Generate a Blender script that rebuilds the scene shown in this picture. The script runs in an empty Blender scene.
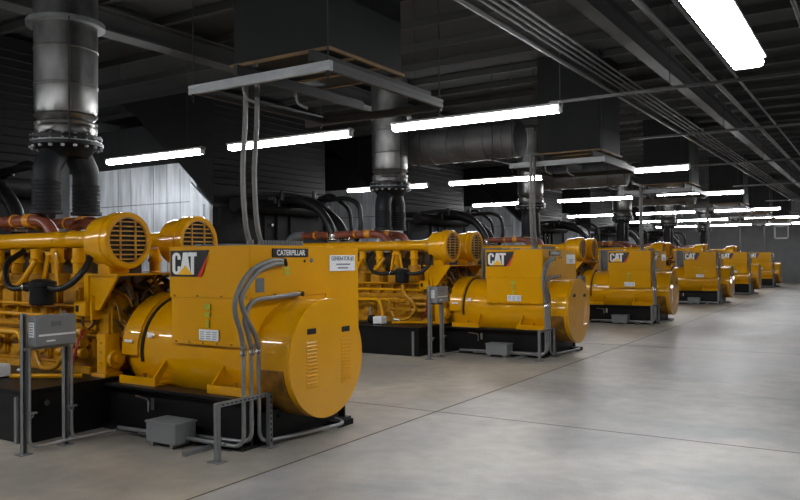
import bpy, bmesh, math, random
from mathutils import Vector, Matrix
random.seed(7)
C = bpy.context.scene.collection
PI = math.pi

# ------------------------------------------------------------------ materials
def new_mat(name):
    m = bpy.data.materials.new(name); m.use_nodes = True
    nt = m.node_tree; b = nt.nodes['Principled BSDF']
    return m, nt, b

def mat(name, col, rough=.5, metal=0.0, var=0.0, scale=6.0, bump=0.0, coat=0.0, bscale=None, spec=None):
    m, nt, b = new_mat(name)
    b.inputs['Roughness'].default_value = rough
    b.inputs['Metallic'].default_value = metal
    if coat:
        b.inputs['Coat Weight'].default_value = coat; b.inputs['Coat Roughness'].default_value = .035; b.inputs['Coat IOR'].default_value = 1.5
    if spec is not None: b.inputs['Specular IOR Level'].default_value = spec
    tc = nt.nodes.new('ShaderNodeTexCoord')
    n = nt.nodes.new('ShaderNodeTexNoise'); n.inputs['Scale'].default_value = scale; n.inputs['Detail'].default_value = 5
    nt.links.new(tc.outputs['Object'], n.inputs['Vector'])
    r = nt.nodes.new('ShaderNodeValToRGB')
    r.color_ramp.elements[0].position = .3; r.color_ramp.elements[1].position = .7
    lo = [c * (1 - var) for c in col]; hi = [min(1, c * (1 + var)) for c in col]
    r.color_ramp.elements[0].color = (*lo, 1); r.color_ramp.elements[1].color = (*hi, 1)
    nt.links.new(n.outputs['Fac'], r.inputs['Fac']); nt.links.new(r.outputs['Color'], b.inputs['Base Color'])
    if bump:
        n2 = nt.nodes.new('ShaderNodeTexNoise'); n2.inputs['Scale'].default_value = bscale or scale * 3
        nt.links.new(tc.outputs['Object'], n2.inputs['Vector'])
        bp = nt.nodes.new('ShaderNodeBump'); bp.inputs['Strength'].default_value = bump; bp.inputs['Distance'].default_value = .02
        nt.links.new(n2.outputs['Fac'], bp.inputs['Height']); nt.links.new(bp.outputs['Normal'], b.inputs['Normal'])
    return m

def emit(name, col, s):
    m, nt, b = new_mat(name)
    b.inputs['Base Color'].default_value = (.8, .8, .8, 1)
    b.inputs['Emission Color'].default_value = (*col, 1); b.inputs['Emission Strength'].default_value = s
    return m

def floor_material():
    m, nt, b = new_mat('polished_concrete')
    tc = nt.nodes.new('ShaderNodeTexCoord')
    def noise(s, d, dist=0):
        n = nt.nodes.new('ShaderNodeTexNoise'); n.inputs['Scale'].default_value = s; n.inputs['Detail'].default_value = d
        n.inputs['Distortion'].default_value = dist
        nt.links.new(tc.outputs['Object'], n.inputs['Vector']); return n
    n1 = noise(.55, 6, .6); n2 = noise(4.5, 8, .2); n3 = noise(60, 3)
    r1 = nt.nodes.new('ShaderNodeValToRGB')
    r1.color_ramp.elements[0].position = .4; r1.color_ramp.elements[0].color = (.29, .29, .285, 1)
    r1.color_ramp.elements[1].position = .6; r1.color_ramp.elements[1].color = (.45, .435, .4, 1)
    nt.links.new(n1.outputs['Fac'], r1.inputs['Fac'])
    r2 = nt.nodes.new('ShaderNodeValToRGB')
    r2.color_ramp.elements[0].position = .3; r2.color_ramp.elements[0].color = (.8, .8, .8, 1)
    r2.color_ramp.elements[1].position = .65; r2.color_ramp.elements[1].color = (1, 1, 1, 1)
    nt.links.new(n2.outputs['Fac'], r2.inputs['Fac'])
    mx = nt.nodes.new('ShaderNodeMix'); mx.data_type = 'RGBA'; mx.blend_type = 'MULTIPLY'; mx.inputs[0].default_value = 1
    nt.links.new(r1.outputs['Color'], mx.inputs[6]); nt.links.new(r2.outputs['Color'], mx.inputs[7])
    mx2 = nt.nodes.new('ShaderNodeMix'); mx2.data_type = 'RGBA'; mx2.blend_type = 'OVERLAY'; mx2.inputs[0].default_value = .18
    nt.links.new(mx.outputs[2], mx2.inputs[6]); nt.links.new(n3.outputs['Fac'], mx2.inputs[7])
    # the slab on the machine side of the long joint was poured from a warmer mix
    sx = nt.nodes.new('ShaderNodeSeparateXYZ'); nt.links.new(tc.outputs['Object'], sx.inputs[0])
    lt_ = nt.nodes.new('ShaderNodeMath'); lt_.operation = 'LESS_THAN'; lt_.inputs[1].default_value = -4.435; nt.links.new(sx.outputs[0], lt_.inputs[0])
    mx3 = nt.nodes.new('ShaderNodeMix'); mx3.data_type = 'RGBA'; mx3.blend_type = 'MULTIPLY'; mx3.inputs[7].default_value = (1.0, .94, .84, 1)
    nt.links.new(lt_.outputs[0], mx3.inputs[0]); nt.links.new(mx2.outputs[2], mx3.inputs[6])
    nt.links.new(mx3.outputs[2], b.inputs['Base Color'])
    rr = nt.nodes.new('ShaderNodeMapRange'); rr.inputs['To Min'].default_value = .3; rr.inputs['To Max'].default_value = .5
    nt.links.new(n1.outputs['Fac'], rr.inputs['Value']); nt.links.new(rr.outputs['Result'], b.inputs['Roughness'])
    return m

def galv_material(name, c0, c1, rough=.33, sc=(1, 1, 1), metal=.9):
    m, nt, b = new_mat(name)
    tc = nt.nodes.new('ShaderNodeTexCoord'); mp = nt.nodes.new('ShaderNodeMapping'); mp.inputs['Scale'].default_value = sc
    nt.links.new(tc.outputs['Object'], mp.inputs['Vector'])
    n = nt.nodes.new('ShaderNodeTexNoise'); n.inputs['Scale'].default_value = 2.2; n.inputs['Detail'].default_value = 6
    nt.links.new(mp.outputs['Vector'], n.inputs['Vector'])
    r = nt.nodes.new('ShaderNodeValToRGB'); r.color_ramp.elements[0].position = .3; r.color_ramp.elements[1].position = .7
    r.color_ramp.elements[0].color = (*c0, 1); r.color_ramp.elements[1].color = (*c1, 1)
    nt.links.new(n.outputs['Fac'], r.inputs['Fac']); nt.links.new(r.outputs['Color'], b.inputs['Base Color'])
    b.inputs['Metallic'].default_value = metal
    mr = nt.nodes.new('ShaderNodeMapRange'); mr.inputs['To Min'].default_value = rough - .1; mr.inputs['To Max'].default_value = rough + .18
    nt.links.new(n.outputs['Fac'], mr.inputs['Value']); nt.links.new(mr.outputs['Result'], b.inputs['Roughness'])
    bp = nt.nodes.new('ShaderNodeBump'); bp.inputs['Strength'].default_value = .35; bp.inputs['Distance'].default_value = .03
    nt.links.new(n.outputs['Fac'], bp.inputs['Height']); nt.links.new(bp.outputs['Normal'], b.inputs['Normal'])
    return m

YEL = (.7, .33, .0)
M = {
 'yellow': mat('yellow_enamel', YEL, .32, var=.05, scale=1.5, coat=1.0, spec=.12),
 'yellow_worn_shaded': mat('yellow_engine_paint', (.47, .22, .005), .34, var=.3, scale=9, bump=.15),  # engine yellow darkened to put shaded depth into the paint
 'yellow_dull': mat('yellow_greasy_casting', (.26, .12, .012), .55, var=.5, scale=7, bump=.35),
 'shaded_grime': mat('oily_shaded_casting', (.05, .028, .008), .5, var=.5, scale=9, bump=.3),  # dark brown grime, also standing in for shade between engine parts
 'black': mat('black_gloss_steel', (.009, .009, .01), .42, var=.2, scale=3, spec=.22),
 'black_matt': mat('black_matt_steel', (.009, .009, .01), .6, var=.3, scale=4, spec=.15),
 'rubber': mat('black_rubber', (.01, .01, .01), .4, var=.2, scale=12, bump=.2, spec=.35),
 'dark_hood': mat('dark_grey_sheet', (.006, .006, .0065), .65, spec=.12, metal=.0, var=.2, scale=2),
 'dark_duct': mat('dark_duct_sheet', (.009, .01, .01), .6, spec=.2, metal=.0, var=.2, scale=1.5),
 'bellows': mat('black_insulation_wrap', (.012, .013, .016), .55, var=.2, scale=5, spec=.25),
 'grey_box': mat('grey_enclosure_paint', (.2, .21, .215), .45, var=.06, scale=3),
 'blue_grey': mat('blue_grey_panel_paint', (.13, .145, .155), .45, var=.06, scale=3),
 'conduit': mat('galvanised_conduit', (.36, .37, .38), .38, metal=.75, var=.12, scale=8),
 'flex': mat('grey_flexible_conduit', (.17, .165, .155), .5, metal=.1, var=.12, scale=14),
 'strut': mat('galvanised_strut', (.24, .25, .255), .45, metal=.5, var=.12, scale=9),
 'strut_hi': mat('overhead_strut', (.33, .345, .35), .5, metal=.4, var=.1, scale=5),
 'copper': mat('red_brown_pipe_paint', (.2, .055, .03), .38, var=.3, scale=8, coat=.2),
 'clamp': mat('yellow_clamp_band', (.62, .26, .02), .35, var=.1, scale=10),
 'dark_hole': mat('dark_recess', (.006, .006, .006), .8),
 'white': mat('white_paper_label', (.8, .82, .84), .5, var=.05, scale=30),
 'bare_white': mat('white_vinyl', (.85, .85, .85), .4),
 'plate_black': mat('black_vinyl', (.01, .01, .01), .35),
 'red': mat('red_vinyl', (.62, .02, .015), .35),
 'tri': mat('golden_vinyl', (.9, .47, .01), .35),
 'green': mat('yellow_green_sticker', (.42, .42, .03), .45, var=.25, scale=60),
 'sign_grey': mat('grey_print', (.13, .15, .18), .5),
 'red_hose': mat('red_hose_rubber', (.25, .01, .015), .4),
 'chrome': mat('bright_fitting', (.65, .65, .63), .2, metal=1),
 'ceiling': mat('dark_roof_deck', (.018, .018, .0175), .85, var=.12, scale=1),
 'beam': mat('dark_painted_steel', (.032, .032, .031), .7, var=.12, scale=1, spec=.25),
 'girder': mat('grey_primed_girder', (.05, .05, .049), .65, var=.1, scale=1),
 'ipipe': mat('ceiling_pipe_paint', (.06, .06, .058), .5, var=.12, scale=3),
 'wall': mat('grey_block_wall', (.2, .205, .21), .75, var=.08, scale=2),
 'wall_pale': mat('pale_wall_panel', (.34, .35, .35), .6, var=.06, scale=1),
 'brown': mat('brown_timber_edge', (.13, .075, .02), .6, var=.25, scale=5),
 'joint': mat('joint_sealant', (.1, .07, .045), .8, var=.2, scale=6),
 'housing': mat('white_fixture_enamel', (.6, .61, .62), .4),
 'galv': galv_material('galvanised_sheet', (.33, .36, .39), (.82, .85, .89), .36, (2.6, 1, .3), .45),
 'jacket': galv_material('crumpled_metal_jacket', (.1, .1, .1), (.36, .36, .35), .34, (1.2, 1.2, .8)),
 'dull_jacket': galv_material('dull_banded_sheet', (.05, .05, .05), (.14, .14, .14), .5, (.6, 1, 1), .35),
 'floor': floor_material(),
 'tube': emit('fluorescent_tube', (.97, .98, 1.0), 44.0),
}

# ------------------------------------------------------------------ mesh helpers
ORG = Vector((0, 0, 0))          # local origin of the thing being built, in the frame its coordinates use

class MB:
    def __init__(s): s.bm = bmesh.new()
    def box(s, x0, x1, y0, y1, z0, z1, bev=0):
        t = bmesh.new(); bmesh.ops.create_cube(t, size=1)
        bmesh.ops.scale(t, vec=(x1 - x0, y1 - y0, z1 - z0), verts=t.verts)
        bmesh.ops.translate(t, vec=((x0 + x1) / 2, (y0 + y1) / 2, (z0 + z1) / 2), verts=t.verts)
        if bev: bmesh.ops.bevel(t, geom=t.edges[:], offset=bev, segments=2, affect='EDGES', clamp_overlap=True)
        s.add(t); return s
    def add(s, t, mtx=None):
        if mtx is not None: bmesh.ops.transform(t, matrix=mtx, verts=t.verts)
        me = bpy.data.meshes.new('t'); t.to_mesh(me); t.free(); s.bm.from_mesh(me); bpy.data.meshes.remove(me); return s
    def cyl(s, a, b, r, r2=None, n=24, caps=True):
        a = Vector(a); b = Vector(b); d = b - a
        t = bmesh.new()
        bmesh.ops.create_cone(t, cap_ends=caps, segments=n, radius1=r, radius2=r if r2 is None else r2, depth=d.length)
        q = Vector((0, 0, 1)).rotation_difference(d.normalized()).to_matrix().to_4x4()
        return s.add(t, Matrix.Translation((a + b) / 2) @ q)
    def lathe(s, a, d, prof, n=40):
        """prof: list of (distance along d, radius) starting and ending at any radius"""
        a = Vector(a); d = Vector(d).normalized(); u = d.orthogonal().normalized(); v = d.cross(u)
        rings = []
        for (h, r) in prof:
            c = a + d * h
            if r < 1e-5: rings.append([s.bm.verts.new(c)])
            else: rings.append([s.bm.verts.new(c + (u * math.cos(2 * PI * k / n) + v * math.sin(2 * PI * k / n)) * r) for k in range(n)])
        for p, q in zip(rings, rings[1:]):
            for k in range(n):
                k2 = (k + 1) % n
                if len(p) == 1 and len(q) == 1: continue
                if len(p) == 1: s.bm.faces.new((p[0], q[k], q[k2]))
                elif len(q) == 1: s.bm.faces.new((p[k], q[0], p[k2]))
                else: s.bm.faces.new((p[k], q[k], q[k2], p[k2]))
        return s
    def prism(s, pts, axis, lo, hi):
        """pts 2-D outline; axis 'x': pts=(y,z), 'y': pts=(x,z), 'z': pts=(x,y)"""
        def P(p, w):
            return {'x': (w, p[0], p[1]), 'y': (p[0], w, p[1]), 'z': (p[0], p[1], w)}[axis]
        A = [s.bm.verts.new(P(p, lo)) for p in pts]; B = [s.bm.verts.new(P(p, hi)) for p in pts]
        s.bm.faces.new(A[::-1]); s.bm.faces.new(B)
        n = len(pts)
        for i in range(n): s.bm.faces.new((A[i], A[(i + 1) % n], B[(i + 1) % n], B[i]))
        return s
    def tube(s, pts, r, n=12, sub=6, smooth=True):
        pts = [Vector(p) for p in pts]
        if smooth and len(pts) > 2:
            out = []
            P = [pts[0] * 2 - pts[1]] + pts + [pts[-1] * 2 - pts[-2]]
            for i in range(1, len(P) - 2):
                p0, p1, p2, p3 = P[i - 1:i + 3]
                for k in range(sub):
                    t = k / sub
                    out.append(.5 * ((2 * p1) + (p2 - p0) * t + (2 * p0 - 5 * p1 + 4 * p2 - p3) * t * t + (3 * p1 - 3 * p2 + p3 - p0) * t ** 3))
            out.append(pts[-1]); pts = out
        d = (pts[1] - pts[0]).normalized(); u = d.orthogonal().normalized(); rings = []
        for i, p in enumerate(pts):
            if i == 0: t = pts[1] - pts[0]
            elif i == len(pts) - 1: t = pts[-1] - pts[-2]
            else: t = (pts[i + 1] - pts[i]).normalized() + (pts[i] - pts[i - 1]).normalized()
            t.normalize(); u = (u - t * u.dot(t)).normalized(); v = t.cross(u)
            rings.append([s.bm.verts.new(p + (u * math.cos(2 * PI * k / n) + v * math.sin(2 * PI * k / n)) * r) for k in range(n)])
        for p, q in zip(rings, rings[1:]):
            for k in range(n): s.bm.faces.new((p[k], p[(k + 1) % n], q[(k + 1) % n], q[k]))
        s.bm.faces.new(rings[0][::-1]); s.bm.faces.new(rings[-1]); return s
    def bend(s, pts, r, rad, n=12):
        """straight runs joined by rounded corners of radius rad"""
        pts = [Vector(p) for p in pts]; out = [pts[0]]
        for a, b, c in zip(pts, pts[1:], pts[2:]):
            u = (a - b).normalized(); v = (c - b).normalized()
            p0 = b + u * rad; p2 = b + v * rad
            for k in range(7):
                t = k / 6; out.append(p0 * (1 - t) ** 2 + b * 2 * t * (1 - t) + p2 * t * t)
        out.append(pts[-1]); return s.tube(out, r, n, smooth=False)
    def build(s, name, m, parent=None, org=None, ang=35):
        bm = s.bm; bmesh.ops.remove_doubles(bm, verts=bm.verts, dist=1e-5)
        bmesh.ops.recalc_face_normals(bm, faces=bm.faces)
        bmesh.ops.translate(bm, vec=-(ORG if org is None else Vector(org)), verts=bm.verts)
        for f in bm.faces: f.smooth = True
        me = bpy.data.meshes.new(name); bm.to_mesh(me); bm.free()
        me.set_sharp_from_angle(angle=math.radians(ang))
        me.materials.append(M[m] if isinstance(m, str) else m)
        o = bpy.data.objects.new(name, me); C.objects.link(o)
        if parent: o.parent = parent
        return o

def text_part(name, body, size, plane, pos, m, parent, xs=1.0, fat=0.0, extr=.0015):
    cu = bpy.data.curves.new('t', 'FONT'); cu.body = body; cu.size = size; cu.align_x = 'CENTER'; cu.align_y = 'CENTER'
    cu.extrude = extr; cu.offset = fat
    t = bpy.data.objects.new('t', cu); C.objects.link(t)
    dg = bpy.context.evaluated_depsgraph_get(); me = bpy.data.meshes.new_from_object(t.evaluated_get(dg))
    bpy.data.objects.remove(t); bpy.data.curves.remove(cu)
    R = Matrix(((1, 0, 0), (0, 0, -1), (0, 1, 0))).to_4x4() if plane == 'y' else Matrix(((0, 0, 1), (1, 0, 0), (0, 1, 0))).to_4x4()
    me.transform(Matrix.Translation(Vector(pos) - ORG) @ R @ Matrix.Diagonal((xs, 1, 1, 1)))
    me.materials.clear(); me.materials.append(M[m])
    o = bpy.data.objects.new(name, me); C.objects.link(o); o.parent = parent
    return o

def tag(o, label=None, cat=None, group=None, kind=None):
    if label: o['label'] = label
    if cat: o['category'] = cat
    if group: o['group'] = group
    if kind: o['kind'] = kind
    return o

def root(name, base, label, cat, group=None):
    o = bpy.data.objects.new(name, None); C.objects.link(o); o.location = base; o.empty_display_size = .2
    return tag(o, label, cat, group)

def dup(r, dy, label):
    """copy of a thing and of each of its parts and sub-parts, dy further along the hall"""
    c = r.copy(); C.objects.link(c); c.location = r.location + Vector((0, dy, 0)); c['label'] = label
    for ch in list(r.children):
        d = ch.copy(); C.objects.link(d); d.parent = c
        for g in list(ch.children):
            e = g.copy(); C.objects.link(e); e.parent = d
    return c

YG = [5.446, 12.997, 20.618, 30.046, 37.795, 46.6]
ORD = ['nearest', 'second nearest', 'third nearest', 'fourth nearest', 'fifth nearest', 'farthest']

def repeat(r, fmt, skip=()):
    """r was built for the nearest generator; put one at each of the others"""
    r['label'] = fmt.format(ORD[0]); out = [r]
    for i in range(1, 6):
        if i in skip: continue
        out.append(dup(r, YG[i] - YG[0], fmt.format(ORD[i])))
    return out

# ------------------------------------------------------------------ the setting
def struct(name, mb, m, org=None):
    global ORG
    o = mb.build(name, m, org=org or (0, 0, 0)); o.location = org or (0, 0, 0); o['kind'] = 'structure'; return o

XL, XR, YB, YF, ZC = -18.0, 3.5, -3.0, 56.0, 5.6
struct('floor', MB().box(XL - .2, XR + .2, YB - .2, YF + .2, -.2, 0), 'floor')
struct('ceiling', MB().box(XL - .2, XR + .2, YB - .2, YF + .2, ZC, ZC + .2), 'ceiling')
struct('wall_far', MB().box(XL, XR, YF, YF + .2, 0, ZC), 'wall')
struct('wall_back', MB().box(XL, XR, YB - .2, YB, 0, ZC), 'wall')
struct('wall_right', MB().box(XR, XR + .2, YB, YF, 0, ZC), 'wall')
struct('wall_left', MB().box(XL - .2, XL, YB, YF, 0, ZC), 'wall_pale')
n = 0
y = YB + .6
while y < YF:
    n += 1; struct('trim_%d' % n, MB().box(XL, XR, y - .04, y + .04, ZC - .12, ZC), 'beam', (0, y, ZC)); y += 1.16
for x, w, z in ((-3.02, .1, 4.85), (-9.6, .16, 5.15)):
    n += 1
    struct('trim_%d' % n, MB().prism([(x - w, z), (x + w, z), (x + w, z + .03), (x + .02, z + .03), (x + .02, z + .3), (x + w, z + .3), (x + w, z + .33), (x - w, z + .33), (x - w, z + .3), (x - .02, z + .3), (x - .02, z + .03), (x - w, z + .03)], 'y', YB, YF), 'girder', (x, 0, z))
# saw-cut joints in the slab (very slightly proud strips of sealant)
n += 1; struct('trim_%d' % n, MB().box(-4.445, -4.425, YB, YF, -.02, .0015), 'joint')
n += 1; struct('trim_%d' % n, MB().box(XL, XR, 7.75, 7.765, -.02, .0012), 'joint')
for yy in (15.4,):
    n += 1; struct('trim_%d' % n, MB().box(XL, XR, yy, yy + .018, -.02, .0012), 'joint')

# ------------------------------------------------------------------ the generator
Y0 = YG[0]
ORG = Vector((-7.5, .6, 0))
def L(*p): return p
gen = root('diesel_generator', (-7.5, Y0 + .6, 0), '', 'generator', 'yellow diesel generators standing in a row')
cy, cz, R = .64, .806, .598

def ring_x(mb, x0, x1, yc, zc, ro, ri, n=48, a0=0, a1=2 * PI):
    full = abs(a1 - a0 - 2 * PI) < 1e-6; k = n if full else n + 1
    V = []
    for i in range(k):
        a = a0 + (a1 - a0) * i / n; c, s_ = math.cos(a), math.sin(a)
        V.append([mb.bm.verts.new((x, yc + r * c, zc + r * s_)) for x, r in ((x0, ro), (x1, ro), (x1, ri), (x0, ri))])
    for i in range(n):
        A = V[i]; B = V[(i + 1) % k]
        for j in range(4): mb.bm.faces.new((A[j], B[j], B[(j + 1) % 4], A[(j + 1) % 4]))
    if not full: mb.bm.faces.new(V[0]); mb.bm.faces.new(V[-1][::-1])
    return mb

# black fuel-tank plinth under the engine, with its corner angles
t = MB(); t.box(-11.7, -7.16, -1.1, 2.3, 0, .5, .006)
t.box(-11.72, -7.14, -1.12, 2.32, .5, .53, .004)
tank = t.build('tank_base', 'black', gen)
MB().box(-7.29, -7.245, -1.135, -1.1, .0, .46, .004).build('corner_angle', 'strut', tank)
MB().box(-8.9, -8.2, -.9, -.55, .53, .545).build('spill_tray', 'black_matt', tank)
MB().cyl((-7.145, -.88, .38), (-7.13, -.88, .38), .03).build('drain_plug', 'chrome', tank)
# black skid under the alternator
t = MB()
for y0, y1 in ((-.22, .02), (1.26, 1.5)):
    s = 1 if y0 < 0 else -1
    t.box(-7.16, -5.08, y0, y1, .455, .485, .003)
    t.box(-7.16, -5.08, (y0 + y1) / 2 - .012, (y0 + y1) / 2 + .012, .03, .455)
    t.box(-7.16, -5.08, y0, y1, 0, .03)
t.box(-5.12, -5.08, 0.02, 1.26, .03, .32); t.box(-6.2, -6.1, -.05, 1.3, .03, .45)
t.box(-7.1, -5.15, .0, 1.28, .06, .2)
skid = t.build('skid', 'black', gen)
t = MB()
for k in range(6): t.cyl((-5.085, .12 + k * .16, .25), (-5.07, .12 + k * .16, .25), .02)
t.build('bolt_row', 'black_matt', skid)
MB().box(-5.3, -4.9, 1.05, 1.3, 0, .06, .005).build('rear_pad', 'black_matt', skid)
t = MB(); t.bend([(-6.6, -.13, .4), (-6.6, -.24, .4), (-6.38, -.24, .38), (-6.38, -.24, .25)], .01, .03, 8); t.box(-6.33, -6.28, -.25, -.21, .28, .4); t.build('earthing_lead', 'chrome', skid)

# alternator barrel, end cover, bell ring
t = MB(); t.lathe((-7.08, cy, cz), (1, 0, 0), [(0, 0), (0, R - .05), (.02, R - .03), (.2, R - .015), (2.3, R - .012), (2.315, R), (2.34, R), (2.34, 0)], 72)
barrel = t.build('alternator_barrel', 'yellow', gen, ang=25)
t = MB(); t.lathe((-4.745, cy, cz), (1, 0, 0), [(0, 0), (0, R - .002), (.004, R + .001), (.012, R - .004), (.012, 0)], 72)
cover = t.build('end_cover', 'yellow', gen, ang=25)
for yc in (.32 + .07, .95):
    zt = 1.1 if yc < .5 else 1.08
    t = MB(); t.box(-4.74, -4.729, yc - .075, yc + .06, zt - .035, zt + .02)
    t.build('handle_slot', 'dark_hole', cover)
    t = MB()
    for k in range(13):
        zz = zt - .11 - k * .036
        t.prism([(-4.734, zz - .011), (-4.721, zz - .009), (-4.734, zz + .005)], 'y', yc - .09, yc + .07)
    t.build('louvre_panel', 'yellow', cover)
t = MB(); ring_x(t, -7.12, -6.86, cy, cz, R + .035, R - .03, 48, math.radians(12), math.radians(183))
ring_x(t, -6.86, -6.845, cy, cz, R + .012, R - .03, 48, math.radians(12), math.radians(190))
bell = t.build('bell_band', 'yellow', gen)
t = MB(); ring_x(t, -6.845, -6.815, cy, cz, R + .002, R - .03, 48, math.radians(12), math.radians(190)); t.build('band_shadow_ring', 'dark_hole', bell)  # dark ring painting the shadow along the edge of the band
MB().box(-7.06, -6.93, -.001, .004, .91, .94).build('band_label', 'bare_white', bell, ang=30).location.y = -.004
MB().box(-6.74, -6.67, .045, .05, .97, 1.03).build('rating_label', 'white', barrel)
t = MB(); t.lathe((-7.3, cy, cz), (1, 0, 0), [(0, 0), (0, .47), (.1, .5), (.22, .56), (.3, .57)], 48)
t.build('flywheel_housing', 'yellow_worn_shaded', gen)
MB().cyl((-7.2, -.03, .72), (-7.14, -.03, .72), .1, n=28).cyl((-7.14, -.03, .72), (-7.1, -.03, .72), .05).build('inspection_cap', 'yellow', gen)
t = MB(); ring_x(t, -5.18, -5.165, cy, cz, R - .005, R - .03, 48)
# vent band near the drive end
t = MB()
ring_x(t, -5.14, -4.82, cy, cz, R - .002, R - .02, 30, math.radians(187), math.radians(300))
t.build('cooling_vent', 'yellow_dull', barrel)

# terminal box (high, front) with lower skirt over the barrel
t = MB(); t.box(-6.33, -5.185, 0, 1.2, 1.42, 1.937, .006)
t.prism([(-6.335, 1.93), (-5.18, 1.93), (-5.18, 1.945), (-6.335, 1.945)], 'y', -.008, 1.2)
tb = t.build('terminal_box', 'yellow', gen)
t = MB(); t.box(-6.315, -5.195, .012, 1.2, .955, 1.418, .004); t.box(-6.32, -5.19, .006, .05, .94, .985, .002)
sk = t.build('box_skirt', 'yellow', gen)
t = MB()
for k in range(6): t.cyl((-6.24 + k * .2, .01, .962), (-6.24 + k * .2, -.004, .962), .01, n=8)
for k in range(4): t.cyl((-6.25 + k * .34, 0, 1.438), (-6.25 + k * .34, -.01, 1.438), .009, n=8)
t.build('screw_row', 'yellow_dull', sk)
t = MB(); t.box(-5.95, -5.21, 1.203, 1.85, .95, 1.93, .008); t.box(-5.97, -5.19, 1.2, 1.215, 1.38, 1.94)
br = t.build('breaker_box', 'yellow', gen)

# emblem plate on the front of the terminal box
x0, z0, k = -6.30, 1.635, .0038
def LP(u, v): return (x0 + (u - 622) * k, z0 + (305 - v) * .0027)
plate = MB().prism([LP(622, 305), LP(740, 305), LP(770, 205), LP(622, 205)][::1], 'y', -.012, -.002).build('emblem_plate', 'plate_black', gen)
MB().prism([LP(728, 305), LP(744, 305), LP(769, 225), LP(769, 240 - 8)][:3] + [LP(764, 232)], 'y', -.015, -.012).build('red_stripe', 'red', plate)
def arc(cx_, cy_, rx, ry, a0, a1, n=8): return [(cx_ + rx * math.cos(math.radians(a0 + (a1 - a0) * i / n)), cy_ + ry * math.sin(math.radians(a0 + (a1 - a0) * i / n))) for i in range(n + 1)]
lt = MB()
# C: outer outline then inner (v axis points down in this drawing)
Cpts = [(663, 240)] + arc(647, 231, 16, 18, 0, -180) + arc(647, 279, 16, 18, 180, 0) + [(663, 266), (652, 266)] + arc(647, 279, 5, 7, 0, 180, 5) + arc(647, 231, 5, 7, -180, 0, 5) + [(652, 240)]
lt.prism([LP(*p) for p in Cpts], 'y', -.016, -.012)
lt.prism([LP(*p) for p in ((661, 297), (674, 213), (690, 213), (703, 297), (693, 297), (690, 276), (674, 276), (671, 297))], 'y', -.016, -.012)
lt.prism([LP(*p) for p in ((693, 213), (727, 213), (727, 228), (716, 228), (716, 297), (704, 297), (704, 228), (693, 228))], 'y', -.016, -.012)
lt.build('emblem_letters', 'bare_white', plate)
MB().prism([LP(682, 262), LP(653, 298), LP(711, 298)], 'y', -.019, -.015).build('emblem_triangle', 'tri', plate)

# paper rating label, yellow-green stickers
rl = MB().box(-5.885, -5.61, -.008, -.001, .99, 1.1).build('rating_plate', 'white', gen)
t = MB()
for k in range(3):
    for j in range(4): t.box(-5.87 + k * .088, -5.87 + k * .088 + .06, -.0095, -.008, 1.005 + j * .022, 1.012 + j * .022)
t.build('plate_print', 'sign_grey', rl)
t = MB()
for zz, h, w in ((1.3, .06, .085), (1.225, .05, .07), (1.15, .05, .045), (1.12, .02, .05)): t.box(-5.765 - w / 2, -5.765 + w / 2, -.008, -.001, zz, zz + h)
t.build('warning_sticker', 'green', sk)
t = MB()
for zz, h in ((1.69, .035), (1.64, .04)): t.box(-5.186, -5.179, .50, .59, zz, zz + h)
t.build('warning_sticker', 'green', tb)
# right-hand end face: name plate, holes, blue-grey label, number sign
pl = MB().box(-5.186, -5.174, .32, .885, 1.825, 1.915, .002).build('name_plate', 'plate_black', gen)
text_part('name_lettering', 'CATERPILLAR', .078, 'x', (-5.173, .6025, 1.869), 'bare_white', pl, xs=.93, fat=.0016)
t = MB()
for yy, zz in ((.83, 1.782), (.945, 1.795), (.36, 1.44), (.56, 1.44)): t.cyl((-5.187, yy, zz), (-5.18, yy, zz), .017, n=14)
t.build('knockout_plugs', 'dark_hole', tb)
MB().cyl((-5.187, .945, 1.79), (-5.17, .945, 1.79), .026, .022, n=18).build('round_bushing', 'flex', tb)
MB().box(-5.187, -5.179, .08, .2, 1.48, 1.62, .001).build('data_plate', 'blue_grey', tb)
sg = MB().box(-5.212, -5.2, 1.29, 1.77, 1.665, 1.845, .002).build('number_sign', 'white', gen)
GEN_SIGN = sg
t = MB()
for zz, a, b in ((1.74, 1.41, 1.66), (1.7, 1.44, 1.61)):
    yy = a
    while yy < b: t.box(-5.2, -5.1985, yy, yy + .018, zz - .009, zz + .009); yy += .024
t.build('sign_print', 'sign_grey', sg)

# mounting feet with gussets
for fx0, fx1, gx in ((-7.0, -6.42, -6.46), (-5.66, -5.1, -5.6)):
    t = MB(); t.box(fx0, fx1, -.11, .1, .485, .515, .004); t.box(fx0, fx1, -.12, -.1, .485, .57, .003)
    g0, g1 = gx - .012, gx + .012
    t.prism([(-.11, .51), (-.04, .51), (.1, .74), (.05, .74), (-.11, .57)], 'x', g0, g1)
    ft = t.build('mounting_foot', 'yellow', gen)
    MB().box(fx0 + .05, fx1 - .05, .98, 1.35, .485, .53).build('mounting_foot', 'yellow', gen)
    MB().cyl(((fx0 + fx1) / 2 + .03, -.04, .51), ((fx0 + fx1) / 2 + .03, -.04, .6), .02, n=10).build('foot_bolt', 'yellow_dull', ft)

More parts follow.
